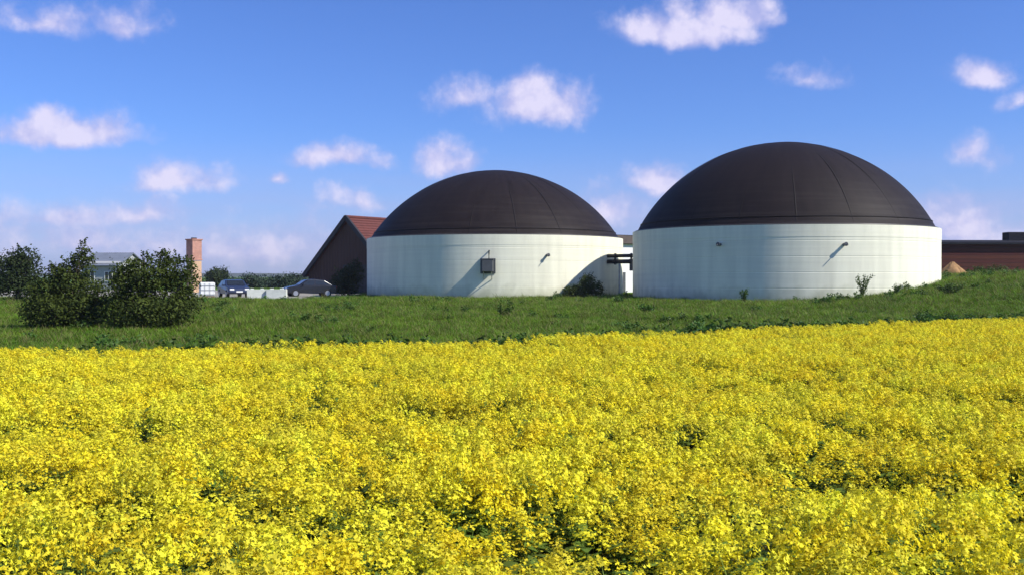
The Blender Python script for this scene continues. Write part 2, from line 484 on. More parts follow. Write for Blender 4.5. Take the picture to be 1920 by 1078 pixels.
def tank_wall_mat():
    """white painted concrete: faint lift lines, rain streaks, dirt splash at the foot"""
    m = bpy.data.materials.new('tank_white'); m.use_nodes = True
    nt = m.node_tree; N, L = nt.nodes.new, nt.links.new
    bs = nt.nodes['Principled BSDF']; bs.inputs['Roughness'].default_value = .7; bs.inputs['Specular IOR Level'].default_value = .25
    tc = N('ShaderNodeTexCoord')
    mp = N('ShaderNodeMapping'); mp.inputs['Scale'].default_value = (1.1, 1.1, .12); L(tc.outputs['Object'], mp.inputs[0])
    st = N('ShaderNodeTexNoise'); st.inputs['Scale'].default_value = 1.6; st.inputs['Detail'].default_value = 6; L(mp.outputs[0], st.inputs['Vector'])
    mb = N('ShaderNodeMapping'); mb.inputs['Scale'].default_value = (.05, .05, 2.2); L(tc.outputs['Object'], mb.inputs[0])
    bn = N('ShaderNodeTexNoise'); bn.inputs['Scale'].default_value = 1.8; bn.inputs['Detail'].default_value = 5; L(mb.outputs[0], bn.inputs['Vector'])
    a = N('ShaderNodeMapRange'); a.inputs[1].default_value = .35; a.inputs[2].default_value = .75; a.inputs[3].default_value = 1.0; a.inputs[4].default_value = .84; L(st.outputs['Fac'], a.inputs[0])
    b = N('ShaderNodeMapRange'); b.inputs[1].default_value = .4; b.inputs[2].default_value = .7; b.inputs[3].default_value = 1.0; b.inputs[4].default_value = .94; L(bn.outputs['Fac'], b.inputs[0])
    mm = N('ShaderNodeMath'); mm.operation = 'MULTIPLY'; L(a.outputs[0], mm.inputs[0]); L(b.outputs[0], mm.inputs[1])
    sp = N('ShaderNodeSeparateXYZ'); L(tc.outputs['Object'], sp.inputs[0])
    ns = N('ShaderNodeTexNoise'); ns.inputs['Scale'].default_value = 1.3; L(tc.outputs['Object'], ns.inputs['Vector'])
    ft = N('ShaderNodeMath'); ft.operation = 'MULTIPLY_ADD'; ft.inputs[1].default_value = -1.4; L(ns.outputs['Fac'], ft.inputs[0]); L(sp.outputs[2], ft.inputs[2])
    fr = N('ShaderNodeMapRange'); fr.inputs[1].default_value = -.5; fr.inputs[2].default_value = .5; fr.inputs[3].default_value = .75; fr.inputs[4].default_value = 0; L(ft.outputs[0], fr.inputs[0])
    base = N('ShaderNodeMixRGB'); base.blend_type = 'MULTIPLY'; base.inputs[0].default_value = 1; base.inputs[1].default_value = (.875, .858, .68, 1); L(mm.outputs[0], base.inputs[2])
    d = N('ShaderNodeMixRGB'); d.inputs[2].default_value = (.40, .40, .27, 1); L(fr.outputs[0], d.inputs[0]); L(base.outputs[0], d.inputs[1])
    L(d.outputs[0], bs.inputs['Base Color'])
    bp = N('ShaderNodeBump'); bp.inputs['Strength'].default_value = .15; bp.inputs['Distance'].default_value = .05; L(bn.outputs['Fac'], bp.inputs['Height']); L(bp.outputs[0], bs.inputs['Normal'])
    return m


M['tank_white'] = tank_wall_mat()


def dome_mat():
    """dark brown black membrane: weather streaks running down, dust rings near the hem, soft wrinkles"""
    m = bpy.data.materials.new('dome'); m.use_nodes = True
    nt = m.node_tree; N, L = nt.nodes.new, nt.links.new
    bs = nt.nodes['Principled BSDF']; bs.inputs['Specular IOR Level'].default_value = .13
    tc = N('ShaderNodeTexCoord'); sp = N('ShaderNodeSeparateXYZ'); L(tc.outputs['Object'], sp.inputs[0])
    at2 = N('ShaderNodeMath'); at2.operation = 'ARCTAN2'; L(sp.outputs[1], at2.inputs[0]); L(sp.outputs[0], at2.inputs[1])
    cs = N('ShaderNodeCombineXYZ'); L(at2.outputs[0], cs.inputs[0]); L(sp.outputs[2], cs.inputs[1])
    def noise(sc, scale, det=5):
        mp = N('ShaderNodeMapping'); mp.inputs['Scale'].default_value = sc; L(cs.outputs[0], mp.inputs[0])
        n = N('ShaderNodeTexNoise'); n.inputs['Scale'].default_value = scale; n.inputs['Detail'].default_value = det; L(mp.outputs[0], n.inputs['Vector'])
        return n.outputs['Fac']
    streak = noise((9, .25, 1), 2.0); ring = noise((1.2, 2.4, 1), 1.6); big = noise((1.5, .3, 1), 1.2)
    mr = N('ShaderNodeMapRange'); mr.inputs[1].default_value = .35; mr.inputs[2].default_value = .75; L(streak, mr.inputs[0])
    c1 = N('ShaderNodeMixRGB'); c1.inputs[1].default_value = (.0125, .0085, .0086, 1); c1.inputs[2].default_value = (.018, .0122, .0120, 1); L(mr.outputs[0], c1.inputs[0])
    mh = N('ShaderNodeMapRange'); mh.inputs[1].default_value = 9.0; mh.inputs[2].default_value = 4.6; mh.inputs[3].default_value = 0; mh.inputs[4].default_value = 1; L(sp.outputs[2], mh.inputs[0])
    mg = N('ShaderNodeMapRange'); mg.inputs[1].default_value = .45; mg.inputs[2].default_value = .75; L(ring, mg.inputs[0])
    mm = N('ShaderNodeMath'); mm.operation = 'MULTIPLY'; L(mh.outputs[0], mm.inputs[0]); L(mg.outputs[0], mm.inputs[1])
    m2 = N('ShaderNodeMath'); m2.operation = 'MULTIPLY'; m2.inputs[1].default_value = .5; L(mm.outputs[0], m2.inputs[0])
    c2 = N('ShaderNodeMixRGB'); c2.inputs[2].default_value = (.05, .042, .037, 1); L(m2.outputs[0], c2.inputs[0]); L(c1.outputs[0], c2.inputs[1])
    L(c2.outputs[0], bs.inputs['Base Color'])
    rr = N('ShaderNodeMapRange'); rr.inputs[3].default_value = .48; rr.inputs[4].default_value = .72; L(big, rr.inputs[0]); L(rr.outputs[0], bs.inputs['Roughness'])
    bp = N('ShaderNodeBump'); bp.inputs['Strength'].default_value = .12; bp.inputs['Distance'].default_value = .05; L(ring, bp.inputs['Height']); L(bp.outputs[0], bs.inputs['Normal'])
    return m


M['dome'] = dome_mat()

# ------------------------------------------------------------------ terrain
def grid_object(name, xs, ys, zoff, m, fn=ground, keep=None):
    X, Y = np.meshgrid(xs, ys)
    Z = fn(X, Y) + zoff
    V = np.stack([X, Y, Z], -1).reshape(-1, 3)
    nx, ny = len(xs), len(ys)
    Fs = []
    for j in range(ny - 1):
        for i in range(nx - 1):
            Fs.append((j * nx + i, j * nx + i + 1, (j + 1) * nx + i + 1, (j + 1) * nx + i))
    me = bpy.data.meshes.new(name); me.from_pydata(V.tolist(), [], Fs); me.update()
    me.polygons.foreach_set('use_smooth', [True] * len(me.polygons))
    me.materials.append(m)
    o = bpy.data.objects.new(name, me); COL.objects.link(o)
    return o


def axis(lim, near, step):
    a = list(np.arange(-near, near + .01, step))
    p = near
    while p < lim:
        p *= 1.25
        a = [-p] + a + [p]
    return np.array(a)


xs = axis(5000, 60, 1.0)
ys = np.concatenate([[-5000, -2500, -1200, -600, -300, -150, -80, -40, -20], axis(5000, 120, 1.0)])
ys = np.unique(ys[(ys >= -20) | (ys <= -20)])
ys = np.unique(np.concatenate([[-5000, -2500, -1200, -600, -300, -150, -80, -40], ys[ys >= -20]]))
tag(grid_object('ground', xs, ys, 0.0, M['turf']), kind='structure')

# field edge: where the far line of the yellow canopy stands
CANOPY = 0.60
EDGE_PX = [(-500, 654), (-200, 650), (0, 645), (480, 634), (960, 627), (1200, 616), (1440, 603), (1680, 594), (1920, 586), (2200, 580), (2500, 576)]
ex, ey = [], []
for (px, py) in EDGE_PX:
    best = None
    for dpt in np.arange(8, 60, .05):
        x = (px - 960) / F * dpt
        zc = gz(x, dpt) + CANOPY
        yrow = HZ + (EYE - zc) / dpt * F
        if yrow <= py:
            best = dpt; break
    best = best or 45
    ex.append((px - 960) / F * best); ey.append(best)
ex, ey = np.array(ex), np.array(ey)
print('edge', list(zip(np.round(ex, 1), np.round(ey, 1))))


def edge_y(x):
    return np.interp(x, ex, ey)


# field soil: a sheet following the terrain up to the field edge
fx = np.arange(-34, 34.1, 1.0)
ft = np.linspace(0, 1, 40)
V = []; Fs = []
for j, t in enumerate(ft):
    for i, x in enumerate(fx):
        y = -14 + t * (float(edge_y(x)) + .4 + 14)
        V.append((x, y, gz(x, y) + .012))
nx = len(fx)
for j in range(len(ft) - 1):
    for i in range(nx - 1):
        Fs.append((j * nx + i, j * nx + i + 1, (j + 1) * nx + i + 1, (j + 1) * nx + i))
mb = MB(); mb.add(V, Fs)
tag(mb.build('field', M['soil'], smooth=True), kind='structure')

# farmyard surface behind the grass at left
fx = np.arange(-60, -13.9, 2.0); fy = np.arange(72, 122.1, 2.0)
tag(grid_object('farmyard', fx, fy, .02, M['yard']), kind='structure')

# far hills
def hill(name, px0, px1, dist, top_rows, seed):
    rs = np.random.default_rng(seed)
    n = 90
    pxs = np.linspace(px0, px1, n)
    rows = np.interp(pxs, np.linspace(px0, px1, len(top_rows)), top_rows) + np.cumsum(rs.normal(0, .25, n)) * .25
    V = []; Fs = []
    K = 8
    for i in range(n):
        x = (pxs[i] - 960) / F * dist
        h = (HZ - rows[i]) / F * dist + EYE
        for k in range(K):
            t = k / (K - 1)
            V.append((x * (1 + .5 * t), dist * (1 + .5 * t), .3 + h * math.sin(t * math.pi) ** .6 * (1 if t <= .5 else 1) * (1 + .05 * rs.normal())))
    for i in range(n - 1):
        for k in range(K - 1):
            Fs.append((i * K + k, (i + 1) * K + k, (i + 1) * K + k + 1, i * K + k + 1))
    m_ = MB(); m_.add(V, Fs)
    return tag(m_.build(name, M['hill'], smooth=True), kind='structure')


hill('hills', -1500, 3400, 1900, [507, 505, 509, 511, 512, 511, 513, 510, 508, 507], 3)

# ------------------------------------------------------------------ biogas tanks
TR = 11.0
NSEG = 144
TANKS = {'left': ((-1.46, 86.3), 5.15, 5.9), 'right': ((20.1, 74.4), 5.3, 6.55)}


def make_tank(key, label):
    (cx, cy), rim, dh = TANKS[key]
    g = 0.2
    root = empty('biogas_digester_tank', (cx, cy, g))
    tag(root, label, 'digester tank', 'round biogas digester tanks with dark domes')
    H = rim - g
    # wall with shallow grooves at the concrete lifts
    prof = [(TR, -.6)]
    nl = 5
    for i in range(1, nl):
        z = H * i / nl
        prof += [(TR, z - .03), (TR - .009, z - .012), (TR - .009, z + .012), (TR, z + .03)]
    prof += [(TR, H - .8), (TR + .012, H - .79), (TR + .012, H), (TR - .45, H)]
    wl = MB().lathe(prof, NSEG).build('wall', M['tank_white'], root)
    me = wl.data
    for p in me.polygons:
        p.use_smooth = True
    try:
        me.set_sharp_from_angle(angle=R(25))
    except Exception:
        pass
    # membrane dome: spherical cap, slightly quilted between the welded seams
    r0 = TR - .32
    Rs = (r0 * r0 + dh * dh) / (2 * dh)
    a0 = math.asin(min(1, r0 / Rs))
    NG = 18
    rs = np.random.default_rng(5 if key == 'left' else 9)
    V = []; Fs = []
    K = 40
    n = NSEG * 2
    ph = rs.uniform(0, 6.28, 6)
    for k in range(K):
        a = a0 * (1 - k / (K - .0))
        for j in range(n):
            t = 2 * math.pi * j / n
            q = abs(math.sin(t * NG / 2)) ** .6
            bul = (.02 * q - .012) * math.sin(a) + .03 * math.sin(3 * t + ph[0] + 4 * a) * math.sin(a * 3)
            rr = Rs + bul * (1 if k > 0 else 0)
            V.append((rr * math.sin(a) * math.cos(t), rr * math.sin(a) * math.sin(t), H + .04 + rr * math.cos(a) - Rs * math.cos(a0)))
    V.append((0, 0, H + .04 + Rs - Rs * math.cos(a0)))
    for k in range(K - 1):
        for j in range(n):
            Fs.append((k * n + j, k * n + (j + 1) % n, (k + 1) * n + (j + 1) % n, (k + 1) * n + j))
    for j in range(n):
        Fs.append(((K - 1) * n + j, (K - 1) * n + (j + 1) % n, K * n))
    dome = MB().add(V, Fs).build('membrane_dome', M['dome'], root, smooth=True)
    # welded seams between the membrane gores
    sv = MB()
    pts = []
    for k in range(24):
        a = a0 * (1 - k / 24 * .97)
        pts.append((Rs * math.sin(a), H + .04 + Rs * math.cos(a) - Rs * math.cos(a0)))
    Vv = []; Ff = []
    for (r_, z_) in pts:
        nrm = Vector((r_, 0, z_ - (H + .04 - Rs * math.cos(a0)))).normalized()
        p = Vector((r_, 0, z_)) + nrm * -.012
        for dy, dn in ((-.05, 0), (-.02, .0145), (.02, .0145), (.05, 0)):
            q = p + nrm * dn
            Vv.append((q.x, dy, q.z))
    for k in range(23):
        for c in range(3):
            Ff.append((k * 4 + c, k * 4 + c + 1, (k + 1) * 4 + c + 1, (k + 1) * 4 + c))
    seam_me = sv.add(Vv, Ff).mesh('weld_seam', M['dome_seam'], smooth=True)
    for i in range(NG):
        link_mesh('weld_seam', seam_me, dome, rot=(0, 0, 2 * math.pi * i / NG))
    # hem fold and clamp rail round the foot of the dome
    for nm, rr, zz, th, m_ in (('hem_fold', Rs * math.sin(a0 * .955), H + .04 + Rs * (math.cos(a0 * .955) - math.cos(a0)), .05, M['dome_seam']), ('clamp_rail', TR - .2, H + .045, .05, M['rail'])):
        pr = [(rr + th * math.cos(t), zz + th * math.sin(t)) for t in [2 * math.pi * i / 8 for i in range(9)]]
        MB().lathe(pr, NSEG).build(nm, m_, root, smooth=True)
    # concrete footing
    MB().lathe([(TR + .35, -.7), (TR + .35, .03), (TR + .005, .05)], 96).build('footing', M['concrete'], root)
    return root, H, g


def on_wall(key, px):
    """angle on the tank wall that the photo column px meets (near side)"""
    (cx, cy), rim, dh = TANKS[key]
    d = Vector(((px - 960) / F, 1.0)); d.normalize()
    c = Vector((cx, cy)); b = c.dot(d)
    disc = TR * TR - (c.length_squared - b * b)
    t = b - math.sqrt(max(disc, 0))
    p = d * t
    return p, math.atan2(p.y - cy, p.x - cx)


def wall_fitting(root, key, px, py, kind, g):
    p, ang = on_wall(key, px)
    z = EYE - (py - HZ) / F * p.y
    (cx, cy), rim, dh = TANKS[key]
    ro = Matrix.Rotation(ang, 4, 'Z')
    def T(v): return ro @ Vector(v)
    zz = z - g
    if kind == 'mixer':
        h = MB().box(T((TR + .5, 0, zz)), (.95, .85, .9), ro.to_3x3(), .05).build('mixer_housing', M['box_grey'], root)
        MB().box(T((TR + .5, 0, zz + .48)), (.98, .95, .07), ro.to_3x3(), .02).build('lid', M['box_grey'], h)
        MB().box(T((TR + .035, 0, zz)), (.07, 1.15, 1.15), ro.to_3x3(), .02).build('mounting_plate', M['box_grey'], h)
        for s in (-.3, .3):
            MB().tube([T((TR + .02, s, zz - 1.0)), T((TR + .8, s, zz - .42))], .035, 8).build('strut', M['steel'], h)
        MB().tube([T((TR + .55, .1, zz + .5)), T((TR + .55, .1, zz + .95)), T((TR + .3, .1, zz + 1.15)), T((TR - .02, .1, zz + 1.15))], .05, 10).build('conduit', M['pipe_dark'], h)
    else:
        s = MB().tube([T((TR - .02, 0, zz)), T((TR + .32, 0, zz + .02))], .10, 16).build('sight_glass', M['box_grey'], root)
        MB().tube([T((TR + .32, 0, zz + .02)), T((TR + .36, 0, zz + .022))], .13, 16).build('flange', M['box_grey'], s)
        MB().tube([T((TR + .2, 0, zz)), T((TR + .6, 0, zz - .05))], .028, 8).build('outlet_pipe', M['box_grey'], s)


t_l, Hl, gl = make_tank('left', 'white round tank with dark dome and a grey box on its wall, beside the barn')
t_r, Hr, gr = make_tank('right', 'taller white round tank with dark dome, beside the dark red boarded shed')
wall_fitting(t_l, 'left', 915, 499, 'mixer', gl)
wall_fitting(t_l, 'left', 1025, 479, 'glass', gl)
wall_fitting(t_r, 'right', 1350, 459, 'glass', gr)
wall_fitting(t_r, 'right', 1582, 459, 'glass', gr)

# pipe bridge between the tanks
cl_, cr_ = Vector(TANKS['left'][0]), Vector(TANKS['right'][0])
d_ = (cl_ - cr_); L_ = d_.length; d_.normalize()
a_ = cr_ + d_ * (TR + .002); b_ = cl_ - d_ * (TR + .002)
nrm_ = Vector((d_.y, -d_.x))
if nrm_.y > 0: nrm_ = -nrm_
pb = empty('pipe_bridge', (*((a_ + b_) / 2), gz(*((a_ + b_) / 2))))
tag(pb, 'dark gas and slurry pipes bridging the gap between the two round tanks', 'pipes')
base = Vector(((a_ + b_) / 2).to_tuple() + (pb.location.z,))
off2 = nrm_ * .9
def bulge(c, p):   # extend a point of the bridge until it meets the tank wall
    w = p - c
    return c + w.normalized() * (TR - .03)
for z, r_, nm in ((3.62, .14, 'gas_pipe'), (3.16, .17, 'slurry_pipe')):
    A = bulge(cr_, a_ + off2); B = bulge(cl_, b_ + off2)
    pp = MB().tube([Vector((*A, z)) - base, Vector((*B, z)) - base], r_, 14).build(nm, M['pipe_dark'], pb, smooth=True)
    for q in (.25, .75):
        mpt = A.lerp(B, q); dd = (B - A).normalized() * .05
        MB().tube([Vector((*(mpt - dd), z)) - base, Vector((*(mpt + dd), z)) - base], r_ * 1.5, 14).build('flange', M['pipe_dark'], pp)
vb = A.lerp(B, .18)
MB().box(Vector((*vb, 2.9)) - base, (.5, .5, .95), Matrix.Rotation(.4, 3, 'Z'), .03).build('valve_box', M['box_grey'], pb)
for q in (.18, .62):
    P_ = A.lerp(B, q)
    MB().tube([Vector((*P_, gz(*P_) - .2)) - base, Vector((*P_, 3.05)) - base], .07, 8).build('support_post', M['steel'], pb)


# ------------------------------------------------------------------ farm buildings
def gable_building(name, label, cat, loc, rz, length, half, eave, ridge, wall_m, roof_m, verge_m=None, overhang=.35, courses=0, roof_t=.14, xoff=0.0):
    """local x along the ridge from 0 to length, -y is the front; returns root"""
    root = empty(name, loc, rz)
    tag(root, label, cat)
    w = MB()
    ov = .02
    hw = half - .45
    w.prism([(-hw, -.5), (hw, -.5), (hw, eave + .3), (0, ridge - .35), (-hw, eave + .3)], .25, length - .25, 'yz')
    wall = w.build('wall', wall_m, root)
    sl = math.atan2(ridge - eave, half); ln = math.hypot(half, ridge - eave)
    roof_parts = []
    for s in (-1, 1):
        r = MB()
        if courses:
            n = courses
            for i in range(n):
                d0 = ln * i / n; d1 = ln * (i + 1) / n + .05
                # every course a slab lifted at its lower edge
                P = []
                for x in (0, length):
                    for d, e in ((d0, 0.0), (d1, .05)):
                        y = s * (d * math.cos(sl)); z = ridge - d * math.sin(sl)
                        ny, nz = s * math.sin(sl), math.cos(sl)
                        P.append((x, y + ny * e, z + nz * e))
                        P.append((x, y + ny * (e - roof_t), z + nz * (e - roof_t)))
                r.add(P, [(0, 2, 6, 4), (1, 5, 7, 3), (0, 4, 5, 1), (2, 3, 7, 6), (0, 1, 3, 2), (4, 6, 7, 5)])
        else:
            P = []
            for x in (0, length):
                for d in (0, ln):
                    for e in (0, -roof_t):
                        P.append((x, s * (d * math.cos(sl) + e * math.sin(sl)), ridge - d * math.sin(sl) + e * math.cos(sl)))
            r.add(P, [(0, 2, 6, 4), (1, 5, 7, 3), (0, 4, 5, 1), (2, 3, 7, 6), (0, 1, 3, 2), (4, 6, 7, 5)])
        roof_parts.append(r.build('roof', roof_m, root))
    if verge_m:
        for s in (-1, 1):
            for x in (-.12, length + .12):
                v = MB()
                c = Vector((x, s * half / 2, (ridge + eave) / 2))
                m_ = Matrix.Rotation(-s * sl, 3, 'X')
                v.box(c, (.24, ln + .1, .42), m_)
                v.build('verge_board', verge_m, root)
        MB().tube([(-.2, 0, ridge + .06), (length + .2, 0, ridge + .06)], .16, 8).build('ridge_cap', roof_m, root)
    return root, roof_parts


def window(root, c, w, h, nrm='y', sgn=-1, frame_m=None):
    f = MB()
    t = .07
    fm = frame_m or M['white_plastic']
    cx, cy, cz = c
    def bx(o, dx, dz, sx, sz, th):
        if nrm == 'y': o.box((cx + dx, cy, cz + dz), (sx, th, sz))
        else: o.box((cx, cy + dx, cz + dz), (th, sx, sz))
    bx(f, -w / 2, 0, t, h + t, .1); bx(f, w / 2, 0, t, h + t, .1)
    bx(f, 0, h / 2, w - t, t, .098); bx(f, 0, -h / 2, w - t, t, .098); bx(f, 0, 0, t * .6, h - t, .09)
    o = f.build('window', fm, root)
    g = MB(); bx(g, 0, 0, w - .02, h - .02, .03); g.build('pane', M['glass'], o)
    return o


# barn behind the left tank: its boarded gable faces left and away from the sun
bp_ = at(650, 408, 100)
barn_g = gz(bp_.x, bp_.y)
barn, barn_roofs = gable_building('barn', 'barn with steep red roof, dark verge and shaded brown gable beside a white tank', 'barn',
                      (bp_.x, bp_.y, barn_g), math.atan2(.8, .6), 18, 6.3, 1.75, bp_.z - barn_g, M['dark_timber'], M['tile'], M['verge'], courses=22)
bme = MB().box((0, 0, 0), (.03, .40, 1.0), None, .006).mesh('gable_board', M['dark_timber'])
for i in range(-13, 14):
    y = i * .43
    top = 1.75 + .28 + (bp_.z - barn_g - 2.4) * (1 - abs(y) / 5.85)
    link_mesh('gable_board', bme, barn, (.232 + .008 * (i % 2), y, top / 2 - .1), (0, 0, 0), (1, 1, top + .2))
dr = MB().box((.18, -1.0, 1.4), (.06, 3.4, 2.9), None, .01).build('door', M['verge'], barn)
MB().box((.13, .4, 1.3), (.05, .06, .3)).build('handle', M['steel'], dr)

# white building seen through the gap between the tanks
wb = at(1168, 470, 108)
wbr = empty('technical_building', (wb.x, wb.y, gz(wb.x, wb.y)), R(35))
tag(wbr, 'white walled building with brown flat roof behind the gap between the two tanks', 'building')
MB().box((0, 4.2, 2.4), (9, 8, 5.6)).build('wall', M['white_render'], wbr)
rf = MB().box((0, 4.2, 5.66), (9.8, 8.8, .9), None, .05).build('roof', M['roof_brown'], wbr)
MB().box((0, 4.2, 6.15), (9.0, 8.0, .1)).build('roof_cap', M['slate'], rf)
for dx in (-2.6, 2.6):
    window(wbr, (dx, .19, 3.2), 1.2, 1.0)
dd = MB().box((0, .17, 1.1), (1.0, .08, 2.1)).build('door', M['box_grey'], wbr)
MB().tube([(.35, .1, 1.1), (.35, .06, 1.1)], .04, 8).build('handle', M['steel'], dd)

# long dark red boarded shed behind the bank at right
sp_ = at(1735, 457, 96)
SL = 26.0
shed = empty('boarded_shed', (sp_.x, sp_.y, gz(sp_.x, sp_.y)), R(2))
tag(shed, 'long low shed clad in dark red horizontal boards behind the grassy bank', 'shed')
sh = sp_.z - shed.location.z
MB().box((SL / 2, 3.6, sh / 2 - .6), (SL - .3, 7.0, sh + .9)).build('wall', M['verge'], shed)
nb = 9
bh = (sh + .25) / nb
bme = MB().box((0, 0, 0), (SL / 2 - .012, .05, bh - .035), None, .008).mesh('board', M['board_red'])
for i in range(nb):
    for k in range(2):
        b = link_mesh('board', bme, shed, (SL * (.25 + .5 * k), .055 + .006 * math.sin(i * 2.1 + k), -.25 + bh * (i + .5)), (R(1.6), 0, 0))
rf = MB().prism([(-.35, sh - .08), (3.6, sh + .28), (7.5, sh - .08), (7.5, sh + .1), (3.6, sh + .46), (-.35, sh + .1)], -.4, SL + .4, 'yz').build('roof', M['slate'], shed)
vp = at(1904, 440, 99)
vl = shed.matrix_basis.inverted() @ vp
MB().box((vl.x + .3, 3.6, sh + .75), (1.7, 1.2, 1.0), None, .04).build('ridge_vent', M['slate'], rf)
# brown heap of straw and soil by the right tank
hp = at(1786, 515, 82)
hg = gz(hp.x, hp.y)
V = []; Fs = []
n, K = 40, 14
rs = np.random.default_rng(4)
ph = rs.uniform(0, 6.28, 12)
for k in range(K):
    t = k / (K - 1)
    for j in range(n):
        a = 2 * math.pi * j / n
        r_ = (1.35 * (1 - t) ** .8) * (1 + .12 * math.sin(2 * a + ph[0]) + .08 * math.sin(5 * a + ph[1] + 3 * t) + .05 * math.sin(9 * a + ph[2] - 5 * t) + .03 * rs.normal())
        V.append((r_ * math.cos(a) * 1.05, r_ * math.sin(a) * .95, -.15 + 1.25 * t ** .9 + .03 * rs.normal()))
for k in range(K - 1):
    for j in range(n):
        Fs.append((k * n + j, k * n + (j + 1) % n, (k + 1) * n + (j + 1) % n, (k + 1) * n + j))
hpo = MB().add(V, Fs).build('straw_heap', M['straw'], None, smooth=True, loc=(hp.x, hp.y, hg))
tag(hpo, 'small orange brown heap of straw beside the taller white tank', 'heap')

# brick chimney tower
ct = at(364, 447, 108)
cg = gz(ct.x, ct.y)
ch = empty('brick_tower', (ct.x, ct.y, cg), R(-38))
tag(ch, 'slim square red brick tower with buff lower part rising behind the shrubs', 'brick tower')
hh = ct.z - cg
MB().box((0, 0, hh * .27), (1.12, 1.12, hh * .62)).build('lower_shaft', M['brick_buff'], ch)
MB().box((0, 0, hh * .60), (1.28, 1.28, .16), None, .02).build('band', M['brick_red'], ch)
sh_ = MB().box((0, 0, hh * .60 + .08 + (hh * .4 - .3) / 2), (1.16, 1.16, hh * .4 - .3)).build('upper_shaft', M['brick_red'], ch)
MB().box((0, 0, hh - .16), (1.34, 1.34, .13), None, .02).build('cap', M['brick_red'], ch)
MB().tube([(0, 0, hh - .1), (0, 0, hh + .05)], .3, 14).build('flue', M['verge'], ch)

# house glimpsed between the shrubs
hs = at(178, 474, 132)
house, hroofs = gable_building('house', 'pale grey house with blue grey roof glimpsed between the shrub crowns', 'house', (hs.x, hs.y, gz(hs.x, hs.y)), R(-6), 5.4, 4.2, 3.1, hs.z - .28, M['pale_wall'], M['blue_roof'])
for i in range(2):
    window(house, (1.5 + i * 2.4, -3.77, 1.7), 1.0, 1.2)

# white liquid container on a pallet
wc = at(388, 558, 76)
ib = empty('liquid_container', (wc.x, wc.y, gz(wc.x, wc.y) + .02), R(22))
tag(ib, 'white plastic liquid container in a wire cage on a pallet below the brick tower', 'container')
for i in (-.45, 0, .45):
    MB().box((i, 0, .05), (.12, .95, .1)).build('pallet_runner', M['pallet'], ib)
for j in range(5):
    MB().box((0, -.4 + .2 * j, .125), (1.15, .14, .045)).build('pallet_slat', M['pallet'], ib)
bt = MB().box((0, 0, .68), (1.1, .92, 1.04), None, .07).build('bottle', M['white_plastic'], ib)
MB().tube([(0, 0, 1.19), (0, 0, 1.25)], .1, 14).build('cap', M['pipe_dark'], bt)
for z in (.3, .62, .94):
    MB().box((0, -.49, z), (1.2, .02, .025)).build('cage_bar', M['steel'], ib)
    MB().box((.58, 0, z), (.02, .96, .025)).build('cage_bar', M['steel'], ib)
for x in (-.55, -.18, .18, .55):
    MB().box((x, -.515, .68), (.02, .02, 1.04)).build('cage_bar', M['steel'], ib)

# pale concrete blocks in a row
for k, (px, lab) in enumerate(((482, 'pale concrete block standing next to the dark blue car'), (519, 'pale concrete block standing next to the black car'))):
    c = at(px, 555, 73.5)
    b = MB()
    b.prism([(-.72, -.05), (.72, -.05), (.72, .80), (-.72, .80)], -.3, .3, 'xz')
    for x in (-.36, .36):
        b.box((x, 0, .83), (.26, .26, .07), None, .02)
    bo = b.build('concrete_block', M['pale_block'], None, loc=(c.x, c.y, gz(c.x, c.y)), rot=(0, 0, R(14 - 9 * k)))
    tag(bo, lab, 'concrete block', 'pale concrete blocks at the yard edge')


